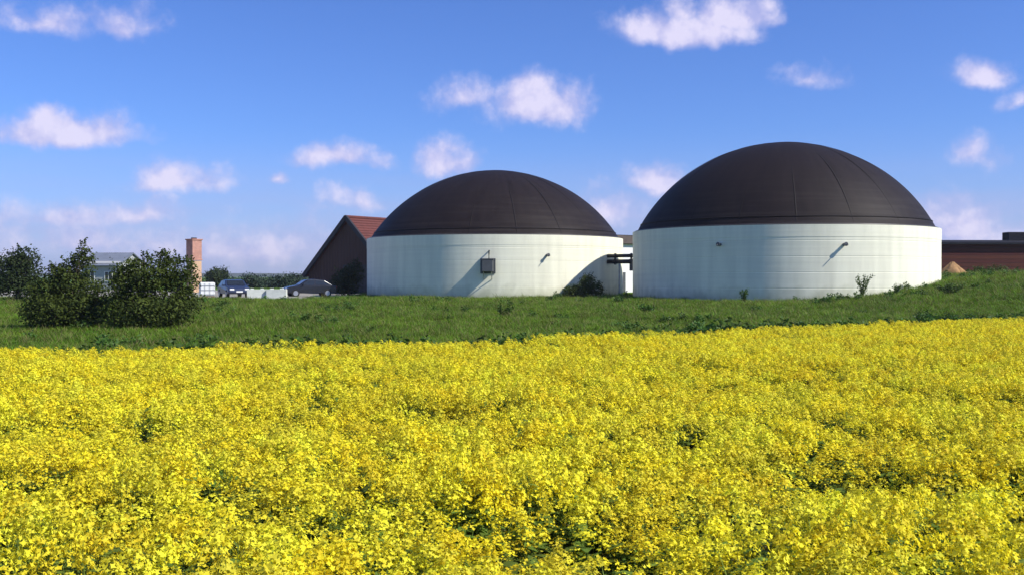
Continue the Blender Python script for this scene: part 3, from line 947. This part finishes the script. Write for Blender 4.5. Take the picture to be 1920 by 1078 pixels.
# cars
def make_car(label, loc, rz, paint):
    root = empty('parked_car', loc, rz)
    tag(root, label, 'car', 'cars parked in the farmyard')
    # loft: side profile per width station; x forward, y across
    prof = [(-2.05, .42), (-2.1, .62), (-2.05, .86), (-1.75, .95), (-1.1, 1.36), (-.3, 1.44), (.35, 1.40), (1.0, .97), (1.75, .84), (2.05, .70), (2.1, .48), (2.0, .32), (-1.9, .32)]
    ws = [(-.86, .86), (-.78, 1.0), (-.4, 1.02), (0, 1.03), (.4, 1.02), (.78, 1.0), (.86, .86)]
    V = []; Fs = []
    n = len(prof)
    for (y, s) in ws:
        for (x, z) in prof:
            up = max(0, z - .9)
            yy = y * (1 - .28 * up)
            V.append((x * (1 - (1 - s) * .15), yy, .32 + (z - .32) * (1 if abs(y) < .8 else .97)))
    for k in range(len(ws) - 1):
        for j in range(n):
            Fs.append((k * n + j, k * n + (j + 1) % n, (k + 1) * n + (j + 1) % n, (k + 1) * n + j))
    Fs.append(tuple(range(n))); Fs.append(tuple(reversed([(len(ws) - 1) * n + j for j in range(n)])))
    body = MB().add(V, Fs).build('body', paint, root)
    bv = body.modifiers.new('bevel', 'BEVEL'); bv.width = .05; bv.segments = 2; bv.limit_method = 'ANGLE'; bv.angle_limit = R(25)
    # glass
    def quad(nm, pts, par=root):
        c = sum((Vector(p) for p in pts), Vector()) / len(pts)
        nr = (Vector(pts[1]) - Vector(pts[0])).cross(Vector(pts[2]) - Vector(pts[0])).normalized()
        mb_ = MB(); k = len(pts)
        mb_.add([Vector(p) - nr * .012 for p in pts] + [Vector(p) + nr * .012 for p in pts],
                [tuple(range(k)), tuple(reversed(range(k, 2 * k)))] + [(i, (i + 1) % k, (i + 1) % k + k, i + k) for i in range(k)])
        return mb_.build(nm, M['glass'], par)
    quad('windscreen', [(.46, -.62, 1.355), (.46, .62, 1.355), (.97, .68, 1.01), (.97, -.68, 1.01)])
    quad('rear_window', [(-1.16, -.62, 1.34), (-1.16, .62, 1.34), (-1.68, .68, 1.02), (-1.68, -.68, 1.02)])
    for s in (-1, 1):
        quad('side_window', [(-1.0, s * .745, 1.30), (-.32, s * .735, 1.36), (-.32, s * .845, .98), (-1.45, s * .845, .98)])
        quad('side_window', [(-.24, s * .735, 1.36), (.36, s * .74, 1.32), (.80, s * .845, .98), (-.24, s * .845, .98)])
        MB().box((2.06, s * .58, .66), (.08, .36, .14), None, .03).build('headlight', M['lamp'], root)
        MB().box((-2.07, s * .62, .78), (.08, .3, .18), None, .03).build('tail_light', M['red_lamp'], root)
        MB().box((.72, s * .95, 1.0), (.12, .2, .13), None, .03).build('wing_mirror', paint, root)
        for x in (-1.3, 1.32):
            w = MB().tube([(x, s * .66, .32), (x, s * .87, .32)], .32, 20).build('wheel', M['tyre'], root)
            MB().tube([(x, s * .865, .32), (x, s * .885, .32)], .2, 14).build('rim', M['rim'], w)
    MB().box((2.09, 0, .5), (.03, .5, .11)).build('number_plate', M['lamp'], root)
    return root


c1 = at(438, 552, 80)
make_car('dark blue car parked on the yard between the liquid container and concrete block', (c1.x, c1.y, gz(c1.x, c1.y) + .02), R(-62), M['car_blue'])
c2 = at(580, 553, 82)
make_car('black car parked in front of the red-roofed barn', (c2.x, c2.y, gz(c2.x, c2.y) + .02), R(-155), M['car_black'])


# ------------------------------------------------------------------ trees and shrubs
def rand_unit(n, rs):
    v = rs.normal(size=(n, 3))
    return v / np.linalg.norm(v, axis=1, keepdims=True)


def leaf_faces(P, Nrm, size, rs, asp=.62):
    """rhombic leaves at P with normals Nrm"""
    n = len(P)
    t = np.cross(Nrm, rand_unit(n, rs)); t /= np.linalg.norm(t, axis=1, keepdims=True) + 1e-9
    b = np.cross(Nrm, t)
    s = size * rs.uniform(.6, 1.35, (n, 1))
    fold = Nrm * s * .18
    q = np.stack([P - t * s, P - b * s * asp + fold * .5, P + t * s + fold, P + b * s * asp], 1)
    return q.reshape(-1, 3)


def tree(name, label, cat, loc, lobes, nleaf, leaf, m_leaf, seed, trunk_r=.08, stems=1, group=None, twig=0):
    """lobes: (x,y,z,rx,rz) in local metres"""
    rs = np.random.default_rng(seed)
    root = empty(name, loc)
    tag(root, label, cat, group)
    tm = MB()
    for k, (x, y, z, rx, rz) in enumerate(lobes):
        sx = rs.normal(0, .12) * (stems > 1); sy = rs.normal(0, .12) * (stems > 1)
        mid = (sx + (x - sx) * .35 + rs.normal(0, .05), sy + (y - sy) * .35, z * .5)
        tm.tube([(sx, sy, -.15), mid, (x, y, z), (x + rs.normal(0, .1), y, z + rz * .6)], [trunk_r * (1 if k == 0 else .8), trunk_r * .6, trunk_r * .35, trunk_r * .1], 7)
        for j in range(5):
            dv = rand_unit(1, rs)[0]
            tm.tube([(x, y, z - rz * .3), (x + dv[0] * rx * .5, y + dv[1] * rx * .5, z + dv[2] * rz * .4), (x + dv[0] * rx * .95, y + dv[1] * rx * .95, z + dv[2] * rz * .9)], [trunk_r * .3, trunk_r * .18, trunk_r * .06], 5)
    tm.build('trunk', M['bark'], root)
    tot = sum(l[3] ** 2 * l[4] for l in lobes)
    PP = []; NN = []
    for (x, y, z, rx, rz) in lobes:
        n = int(nleaf * (rx * rx * rz) / tot) + 1
        # leaf clumps: cluster centres near the lobe surface, leaves round each
        nc = max(8, n // 28)
        u = rand_unit(nc, rs)
        rad = rs.uniform(.35, 1.0, (nc, 1)) ** .5 * rs.uniform(.82, 1.22, (nc, 1))
        cc = u * rad * np.array([rx, rx, rz])
        idx = rs.integers(0, nc, n)
        sp = .17 * (rx + rz) / 2 + leaf * .6
        p = cc[idx] + rs.normal(0, 1, (n, 3)) * sp * np.array([1, 1, .8])
        nn = p / np.array([rx, rx, rz]) * .7 + rand_unit(n, rs) * .9 + np.array([0, 0, .35])
        p = p + np.array([x, y, z])
        PP.append(p); NN.append(nn)
    for k in range(twig):   # long shoots sticking out of the outline
        l = lobes[rs.integers(0, len(lobes))]
        a = rs.uniform(0, 6.28)
        n = 16
        tt = np.linspace(.7, 1.0 + rs.uniform(.2, .55), n)[:, None]
        dv = np.array([[math.cos(a) * .55, math.sin(a) * .55, 1.0]])
        p = np.array([[l[0], l[1], l[2]]]) + dv * tt * np.array([[l[3], l[3], l[4]]]) + rs.normal(0, leaf * .6, (n, 3))
        PP.append(p); NN.append(rand_unit(n, rs))
    P = np.concatenate(PP); Nn = np.concatenate(NN)
    ok = P[:, 2] > .04
    P, Nn = P[ok], Nn[ok]
    Nn /= np.linalg.norm(Nn, axis=1, keepdims=True) + 1e-9
    me = quads_mesh('crown', leaf_faces(P, Nn, leaf, rs), 4, m_leaf)
    link_mesh('crown', me, root)
    return root


def gloc(px, depth):
    x = (px - 960) / F * depth
    return (x, depth, gz(x, depth))


# the two big shrubs on the grass strip at left (about 36 m away: 1 m = 52 photo px)
tree('shrub', 'broad dark shrub on the grass strip, below the small house', 'shrub', gloc(122, 36),
     [(-.75, 0, .7, .7, .7), (.0, -.3, .6, .7, .6), (.75, -.2, .65, .75, .65), (-.6, .2, 1.45, .55, .5), (-1.15, .1, 1.05, .4, .45), (.1, .1, 1.6, .6, .55), (.55, .1, 2.35, .40, .55), (.62, 0, 2.85, .22, .35), (.15, 0, 2.15, .33, .35), (1.15, .1, 1.15, .5, .6), (-.35, 0, 2.0, .3, .35)],
     19000, .048, M['leaf_olive'], 11, .06, 5, 'dark shrubs on the grass strip', 16)
tree('shrub', 'broad dark shrub on the grass strip, in front of the brick tower', 'shrub', gloc(285, 35),
     [(-.9, 0, .6, .75, .65), (-.2, -.3, .65, .75, .65), (.6, -.2, .6, .8, .6), (1.2, .1, .9, .45, .6), (1.0, .1, 1.55, .5, .5), (-.75, .1, 1.45, .6, .5), (-1.2, .2, 1.7, .42, .6), (-.8, .1, 2.0, .45, .5), (.1, 0, 1.8, .7, .5), (.75, .1, 2.2, .5, .42), (-.3, .1, 2.3, .36, .35), (.3, 0, 2.45, .34, .33), (1.35, 0, 2.0, .25, .4)],
     20000, .048, M['leaf_olive'], 12, .06, 5, 'dark shrubs on the grass strip', 22)
tree('small_tree', 'small round dark tree beyond the shrubs, standing apart on the grass', 'tree', gloc(35, 62),
     [(0, 0, 2.0, 1.2, 1.0), (.5, 0, 2.7, .85, .75), (-.6, .2, 2.5, .8, .7), (.1, -.2, 1.0, 1.2, .8)], 6000, .08, M['leaf_dark'], 13, .11, 1, None, 6)
tree('small_tree', 'wide low dark tree growing beside the small round tree', 'tree', gloc(-45, 66),
     [(0, 0, 1.8, 1.5, 1.0), (.8, 0, 2.3, 1.0, .8), (-.9, .2, 2.2, 1.0, .9), (.1, -.2, .9, 1.5, .8)], 6000, .08, M['leaf_dark'], 14, .11, 1, None, 4)
tree('small_tree', 'round dark tree standing past the dark blue car', 'tree', gloc(408, 150),
     [(0, 0, 1.6, 1.7, 1.1), (.4, 0, 2.3, 1.2, .8), (-.9, 0, 1.5, 1.1, .9)], 3500, .13, M['leaf_dark'], 15, .14, 1)
tree('shrub', 'tall black-green shrub against the left flank of the tank with the grey box', 'shrub', gloc(652, 87),
     [(0, 0, .9, 1.15, .9), (.5, 0, 1.9, .8, .8), (-.6, .1, 1.4, .8, .8), (.65, 0, 2.5, .55, .6), (-.1, 0, 2.1, .7, .6)], 6500, .07, M['leaf_dark'], 16, .07, 4, None, 5)
tree('shrub', 'small bush at the foot of the tank wall in the other dome\'s shadow', 'shrub', gloc(1088, 74.2),
     [(0, 0, .65, .85, .6), (.5, 0, 1.3, .65, .55), (-.65, 0, .5, .6, .45), (1.1, .1, .8, .6, .6)], 7000, .055, M['leaf_olive'], 17, .04, 4, None, 4)
tree('shrub', 'low bush growing on the bank in front of the dark red shed', 'shrub', gloc(1850, 84),
     [(0, 0, .35, .9, .35), (.9, 0, .4, .8, .4), (-.8, 0, .3, .7, .3)], 2500, .06, M['leaf_olive'], 18, .03, 4, None, 2)
for k, (px, dp, w_, h_) in enumerate(((462, 148, 3.6, 2.3), (498, 152, 4, 2.0), (536, 146, 3.6, 2.2), (574, 155, 4.2, 2.5))):
    tree('hedgerow_tree', 'far low tree in the hedgerow along the horizon', 'tree', gloc(px, dp), [(0, 0, h_ * .45, w_ * .5, h_ * .42), (w_ * .35, 0, h_ * .4, w_ * .4, h_ * .4), (-w_ * .4, 0, h_ * .35, w_ * .4, h_ * .36)], 2200, .15, M['leaf_far'], 30 + k, .12, 1, 'hedgerow trees along the horizon')


# upright weeds by the tank foot
def weed(label, px, depth, h, spread, seed, n_stem=5):
    rs = np.random.default_rng(seed)
    root = empty('weed_plant', gloc(px, depth))
    tag(root, label, 'weed')
    sm_ = MB(); P = []; Nn = []
    for i in range(n_stem):
        a = rs.uniform(0, 6.28); tip = np.array([math.cos(a) * spread * rs.uniform(.3, 1), math.sin(a) * spread * rs.uniform(.3, 1), h * rs.uniform(.65, 1)])
        sm_.tube([(0, 0, -.05), tuple(tip * np.array([.3, .3, .5])), tuple(tip)], [.02, .014, .006], 5)
        n = 60
        t = rs.uniform(.25, 1.02, (n, 1))
        p = tip * np.concatenate([t ** 1.6, t ** 1.6, t], 1) + rs.normal(0, .055, (n, 3))
        P.append(p); Nn.append(rand_unit(n, rs))
    sm_.build('stem', M['stem'], root)
    P = np.concatenate(P); Nn = np.concatenate(Nn)
    link_mesh('foliage', quads_mesh('foliage', leaf_faces(P, Nn, .055, rs, .5), 4, M['weed']), root)


weed('tall branching weed in front of the sunlit wall of the taller tank', 1617, 61.3, 1.7, .75, 41, 11)
weed('dark upright weed at the shaded foot of the taller tank', 1395, 61.6, 1.0, .28, 42, 7)
weed('short weed beside the tall branching weed at the taller tank', 1680, 61.6, .85, .4, 43, 6)
weed('spreading dark weed on the bank below the straw heap', 1780, 56, .7, .85, 44, 16)
weed('spreading dark weed on the grass below the mixer box', 945, 44, .6, .4, 45, 8)
weed('bushy dark weed on the grass below the gap between the tanks', 1213, 46, .55, .45, 46, 8)

# ------------------------------------------------------------------ crop and grass (ground cover)
def strip_faces(base, dirv, side, length, width, curve):
    """tapering 2-segment blades as quads: arrays (n,3)/(n,1)"""
    mid = base + dirv * length * .55 + curve * length * .15
    tip = base + dirv * length * .95 + curve * length * .55
    w = side * width * .5
    q1 = np.stack([base - w, base + w, mid + w * .85, mid - w * .85], 1)
    q2 = np.stack([mid - w * .85, mid + w * .85, tip + w * .1, tip - w * .1], 1)
    return np.concatenate([q1, q2], 0).reshape(-1, 3)


def unlinked(name, me):
    return bpy.data.objects.new(name, me)


def crop_proto(seed, height, heads, fl_per, fl_size, lush):
    rs = np.random.default_rng(seed)
    V = []; mi = []
    def addq(q, m):
        V.append(q); mi.extend([m] * (len(q) // 4))
    for h in range(heads):
        a = rs.uniform(0, 6.28); r = .17 * math.sqrt(rs.uniform(0, 1)) + .01
        top = np.array([math.cos(a) * r, math.sin(a) * r, height * rs.uniform(.62, 1.06)])
        # stem
        b0 = np.array([top[0] * .15, top[1] * .15, 0.0])
        d = (top - b0); ln = np.linalg.norm(d); d /= ln
        s = np.cross(d, rand_unit(1, rs)[0]); s /= np.linalg.norm(s)
        addq(strip_faces(b0[None], d[None], s[None], np.array([[ln]]), np.array([[.009]]), np.zeros((1, 3))), 2)
        # flowers in a loose dome along the last 7 cm
        n = max(4, int(fl_per * rs.uniform(.6, 1.3)))
        t = rs.uniform(0, 1, (n, 1))
        ang = rs.uniform(0, 6.28, (n, 1))
        rr = (.014 + .040 * (1 - t) ** .6) * rs.uniform(.7, 1.3, (n, 1))
        p = top + np.concatenate([np.cos(ang) * rr, np.sin(ang) * rr, (t - .65) * .08], 1)
        nn = np.concatenate([np.cos(ang) * .8, np.sin(ang) * .8, np.full((n, 1), .75)], 1) + rs.normal(0, .35, (n, 3))
        nn /= np.linalg.norm(nn, axis=1, keepdims=True)
        # each flower: two crossed petal pairs
        s1 = np.cross(nn, rand_unit(n, rs)); s1 /= np.linalg.norm(s1, axis=1, keepdims=True) + 1e-9
        s2 = np.cross(nn, s1)
        fz = fl_size * rs.uniform(.7, 1.3, (n, 1))
        for aa, bb in ((s1, s2), (s2, s1)):
            q = np.stack([p - aa * fz + nn * fz * .25, p - bb * fz * .5, p + aa * fz + nn * fz * .25, p + bb * fz * .5], 1).reshape(-1, 3)
            addq(q, 0)
        # unopened buds at the tip
        n2 = 3
        p2 = top + np.array([0, 0, .03]) + rs.normal(0, .008, (n2, 3))
        addq(leaf_faces(p2, rand_unit(n2, rs), .008, rs, .7), 1)
        # small stem leaves
        k = 2
        tt = rs.uniform(.3, .85, (k, 1))
        bp2 = b0 + (top - b0) * tt
        dv = rand_unit(k, rs); dv[:, 2] = np.abs(dv[:, 2]) * .5 + .1; dv /= np.linalg.norm(dv, axis=1, keepdims=True)
        sd = np.cross(dv, np.array([0, 0, 1.0])); sd /= np.linalg.norm(sd, axis=1, keepdims=True) + 1e-9
        addq(strip_faces(bp2, dv, sd, rs.uniform(.05, .1, (k, 1)), rs.uniform(.015, .03, (k, 1)), np.array([[0, 0, -.5]])), 3)
    # broad lower leaves
    k = lush
    a = rs.uniform(0, 6.28, (k, 1)); z = rs.uniform(.05, height * .72, (k, 1))
    bp2 = np.concatenate([np.cos(a) * .03, np.sin(a) * .03, z], 1)
    dv = np.concatenate([np.cos(a), np.sin(a), rs.uniform(.0, .7, (k, 1))], 1); dv /= np.linalg.norm(dv, axis=1, keepdims=True)
    sd = np.concatenate([-np.sin(a), np.cos(a), np.zeros((k, 1))], 1)
    addq(strip_faces(bp2, dv, sd, rs.uniform(.12, .22, (k, 1)), rs.uniform(.045, .09, (k, 1)), np.array([[0, 0, -.6]])), 3)
    me = quads_mesh('crop_plant', np.concatenate(V), 4, [M['petal'], M['bud'], M['stem'], M['crop_leaf']], mi)
    return unlinked('crop_plant', me)


def grass_proto(seed, n, h, spread, mats, dry=.15, width=.012, lean=.5):
    rs = np.random.default_rng(seed)
    a = rs.uniform(0, 6.28, (n, 1)); r = spread * np.sqrt(rs.uniform(0, 1, (n, 1)))
    base = np.concatenate([np.cos(a) * r, np.sin(a) * r, np.full((n, 1), -.03)], 1)
    b = rs.uniform(0, 6.28, (n, 1)); l = rs.uniform(.1, lean, (n, 1))
    dv = np.concatenate([np.cos(b) * l, np.sin(b) * l, np.ones((n, 1))], 1); dv /= np.linalg.norm(dv, axis=1, keepdims=True)
    sd = np.concatenate([-np.sin(b), np.cos(b), np.zeros((n, 1))], 1)
    cv = np.concatenate([np.cos(b), np.sin(b), np.full((n, 1), -.5)], 1) * .6
    q = strip_faces(base, dv, sd, h * rs.uniform(.5, 1.1, (n, 1)), np.full((n, 1), width) * rs.uniform(.7, 1.4, (n, 1)), cv)
    mi = (rs.uniform(size=n) < dry).astype(int)
    return unlinked('grass_tuft', quads_mesh('grass_tuft', q, 4, mats, np.concatenate([mi, mi])))


def weed_proto(seed, h, n):
    rs = np.random.default_rng(seed)
    P = rs.normal(0, 1, (n, 3)) * np.array([h * .3, h * .3, h * .28]) + np.array([0, 0, h * .45])
    P[:, 2] = np.abs(P[:, 2])
    Nn = rand_unit(n, rs) + np.array([0, 0, .5]); Nn /= np.linalg.norm(Nn, axis=1, keepdims=True)
    return unlinked('weed_clump', quads_mesh('weed_clump', leaf_faces(P, Nn, .05, rs, .5), 4, M['weed']))


def scatter(name, pts, rotz, tilt, scl, var, protos, label=None):
    """one ground-cover object: points with attributes, geometry nodes place the plants"""
    me = bpy.data.meshes.new(name)
    me.vertices.add(len(pts)); me.vertices.foreach_set('co', np.ascontiguousarray(pts, np.float32).ravel())
    a = me.attributes.new('rot', 'FLOAT_VECTOR', 'POINT')
    rot = np.stack([tilt[:, 0], tilt[:, 1], rotz], 1).astype(np.float32); a.data.foreach_set('vector', rot.ravel())
    a = me.attributes.new('scl', 'FLOAT_VECTOR', 'POINT'); a.data.foreach_set('vector', np.ascontiguousarray(scl, np.float32).ravel())
    a = me.attributes.new('var', 'INT', 'POINT'); a.data.foreach_set('value', var.astype(np.int32))
    me.update()
    o = bpy.data.objects.new(name, me); COL.objects.link(o)
    o['kind'] = 'stuff'
    if label: o['label'] = label
    ng = bpy.data.node_groups.new(name, 'GeometryNodeTree')
    ng.interface.new_socket('Geometry', in_out='INPUT', socket_type='NodeSocketGeometry')
    ng.interface.new_socket('Geometry', in_out='OUTPUT', socket_type='NodeSocketGeometry')
    N, L = ng.nodes.new, ng.links.new
    gi, go = N('NodeGroupInput'), N('NodeGroupOutput')
    jn = N('GeometryNodeJoinGeometry')
    for p in reversed(protos):
        oi = N('GeometryNodeObjectInfo'); oi.inputs['Object'].default_value = p; oi.inputs['As Instance'].default_value = True
        L(oi.outputs['Geometry'], jn.inputs[0])
    ip = N('GeometryNodeInstanceOnPoints')
    ip.inputs['Pick Instance'].default_value = True
    L(gi.outputs[0], ip.inputs['Points']); L(jn.outputs[0], ip.inputs['Instance'])
    for nm, ty, sock in (('rot', 'FLOAT_VECTOR', 'Rotation'), ('scl', 'FLOAT_VECTOR', 'Scale'), ('var', 'INT', 'Instance Index')):
        na = N('GeometryNodeInputNamedAttribute'); na.data_type = ty; na.inputs['Name'].default_value = nm
        L(na.outputs[0], ip.inputs[sock])
    L(ip.outputs[0], go.inputs[0])
    md = o.modifiers.new('plants', 'NODES'); md.node_group = ng
    return o


def vnoise(x, y, s, seed):
    """smooth value noise 0..1"""
    rs = np.random.default_rng(seed)
    T = rs.uniform(0, 1, (64, 64))
    u, v = x / s, y / s
    i, j = np.floor(u).astype(int), np.floor(v).astype(int)
    fu, fv = u - i, v - j
    fu = fu * fu * (3 - 2 * fu); fv = fv * fv * (3 - 2 * fv)
    g = lambda a, b: T[a % 64, b % 64]
    return (g(i, j) * (1 - fu) + g(i + 1, j) * fu) * (1 - fv) + (g(i, j + 1) * (1 - fu) + g(i + 1, j + 1) * fu) * fv


# --- the yellow crop
DENS = 30
x0, x1, y0, y1 = -30, 30, -2.0, 41
n = int((x1 - x0) * (y1 - y0) * DENS)
X = rng.uniform(x0, x1, n); Y = rng.uniform(y0, y1, n)
edge = edge_y(X) + .35 * (vnoise(X, Y * 0, 1.1, 3) - .5)
ok = (Y < edge) & (np.abs(X) < .62 * np.maximum(Y, 0) + 6.0) & ((X ** 2 + Y ** 2) > .8)
nz1 = vnoise(X, Y, .9, 21); nz2 = vnoise(X, Y, 2.6, 22); nz3 = vnoise(X, Y, .42, 23)
comb = .45 * nz1 + .3 * nz2 + .25 * nz3
ok &= rng.uniform(size=n) < np.clip((comb - .14) * 5.0, .3, 1)
X, Y, comb = X[ok], Y[ok], comb[ok]
n = len(X)
print('crop plants', n)
amp = .45 + .7 * np.clip(1 - (Y - 8) / 16, 0, 1)
hs_ = np.clip(.78 - .16 * (amp / 1.15) + amp * (comb - .28), .55, 1.3) * rng.uniform(.86, 1.12, n)
green = comb < .275
NP = 10
protos = [crop_proto(100 + i, .56, 7 + i % 3, 24, .0145, 8) for i in range(8)] + [crop_proto(120 + i, .52, 5, 9, .012, 11) for i in range(2)]
var = rng.integers(0, 8, n); var[green] = rng.integers(8, 10, green.sum()); var[rng.uniform(size=n) < .07] = 9
scl = np.stack([np.ones(n) * rng.uniform(.9, 1.15, n)] * 2 + [hs_], 1)
scatter('flowering_crop', np.stack([X, Y, ground(X, Y)], 1), rng.uniform(0, 6.28, n), rng.normal(0, .09, (n, 2)), scl, var, protos,
        'dense yellow flowering crop covering the field')

# --- rough grass between the field and the tanks
x0, x1, y0, y1 = -46, 52, 17, 92
n = int((x1 - x0) * (y1 - y0) * 22)
X = rng.uniform(x0, x1, n); Y = rng.uniform(y0, y1, n)
ok = (Y > edge_y(X) + .1) & (np.abs(X) < .62 * Y + 6)
for k in TANKS:
    (cx, cy), _, _ = TANKS[k]
    ok &= (X - cx) ** 2 + (Y - cy) ** 2 > (TR + .12) ** 2
ok &= ~((X < -13) & (Y > 72.5))
ok &= (rng.uniform(size=n) < np.clip(30 / np.maximum(Y, 1), .3, 1)) 
X, Y = X[ok], Y[ok]; n = len(X)
print('grass', n)
gn = .6 * vnoise(X, Y, 3.5, 31) + .4 * vnoise(X, Y, 1.2, 32)
near_edge = np.exp(-((Y - edge_y(X)) / 1.6) ** 2)
sc = (.65 + .9 * gn) * rng.uniform(.75, 1.3, n) * (1 + .35 * near_edge) * np.clip(Y / 55, .8, 1.1)
gp = [grass_proto(200 + i, 34, .30, .16, [M['grass'], M['grass_dry']], .06 + .05 * i, .011) for i in range(4)] + \
     [grass_proto(210, 22, .46, .13, [M['grass'], M['grass_dry']], .5, .010, .35)] + [weed_proto(220, .26, 110), weed_proto(221, .34, 140)]
var = rng.integers(0, 4, n)
u = rng.uniform(size=n)
var[(u < .07)] = 4
wn = vnoise(X, Y, 2.2, 35)
wmask = (X > 16) & (wn > .5) & (rng.uniform(size=n) < .025) | (wn > .76) & (rng.uniform(size=n) < .05) | (near_edge > .25) & (rng.uniform(size=n) < .3)
var[wmask] = rng.integers(5, 7, wmask.sum())
scatter('rough_grass', np.stack([X, Y, ground(X, Y)], 1), rng.uniform(0, 6.28, n), rng.normal(0, .12, (n, 2)), np.stack([sc * 1.1, sc * 1.1, sc], 1), var, gp,
        'rough green grass and weeds between the field and the tanks')

# ------------------------------------------------------------------ summer haze in the air
hz_o = MB().box((0, 0, 24.0), (14000, 14000, 54.0)).build('haze', None)
hz_o['kind'] = 'stuff'
hm = bpy.data.materials.new('haze'); hm.use_nodes = True
nt = hm.node_tree
nt.nodes.clear()
ho = nt.nodes.new('ShaderNodeOutputMaterial')
hv = nt.nodes.new('ShaderNodeVolumePrincipled')
hv.inputs['Color'].default_value = (.86, .90, 1.0, 1)
hv.inputs['Density'].default_value = 0.0002
hv.inputs['Anisotropy'].default_value = 0.2
nt.links.new(hv.outputs[0], ho.inputs['Volume'])
hz_o.data.materials.append(hm)
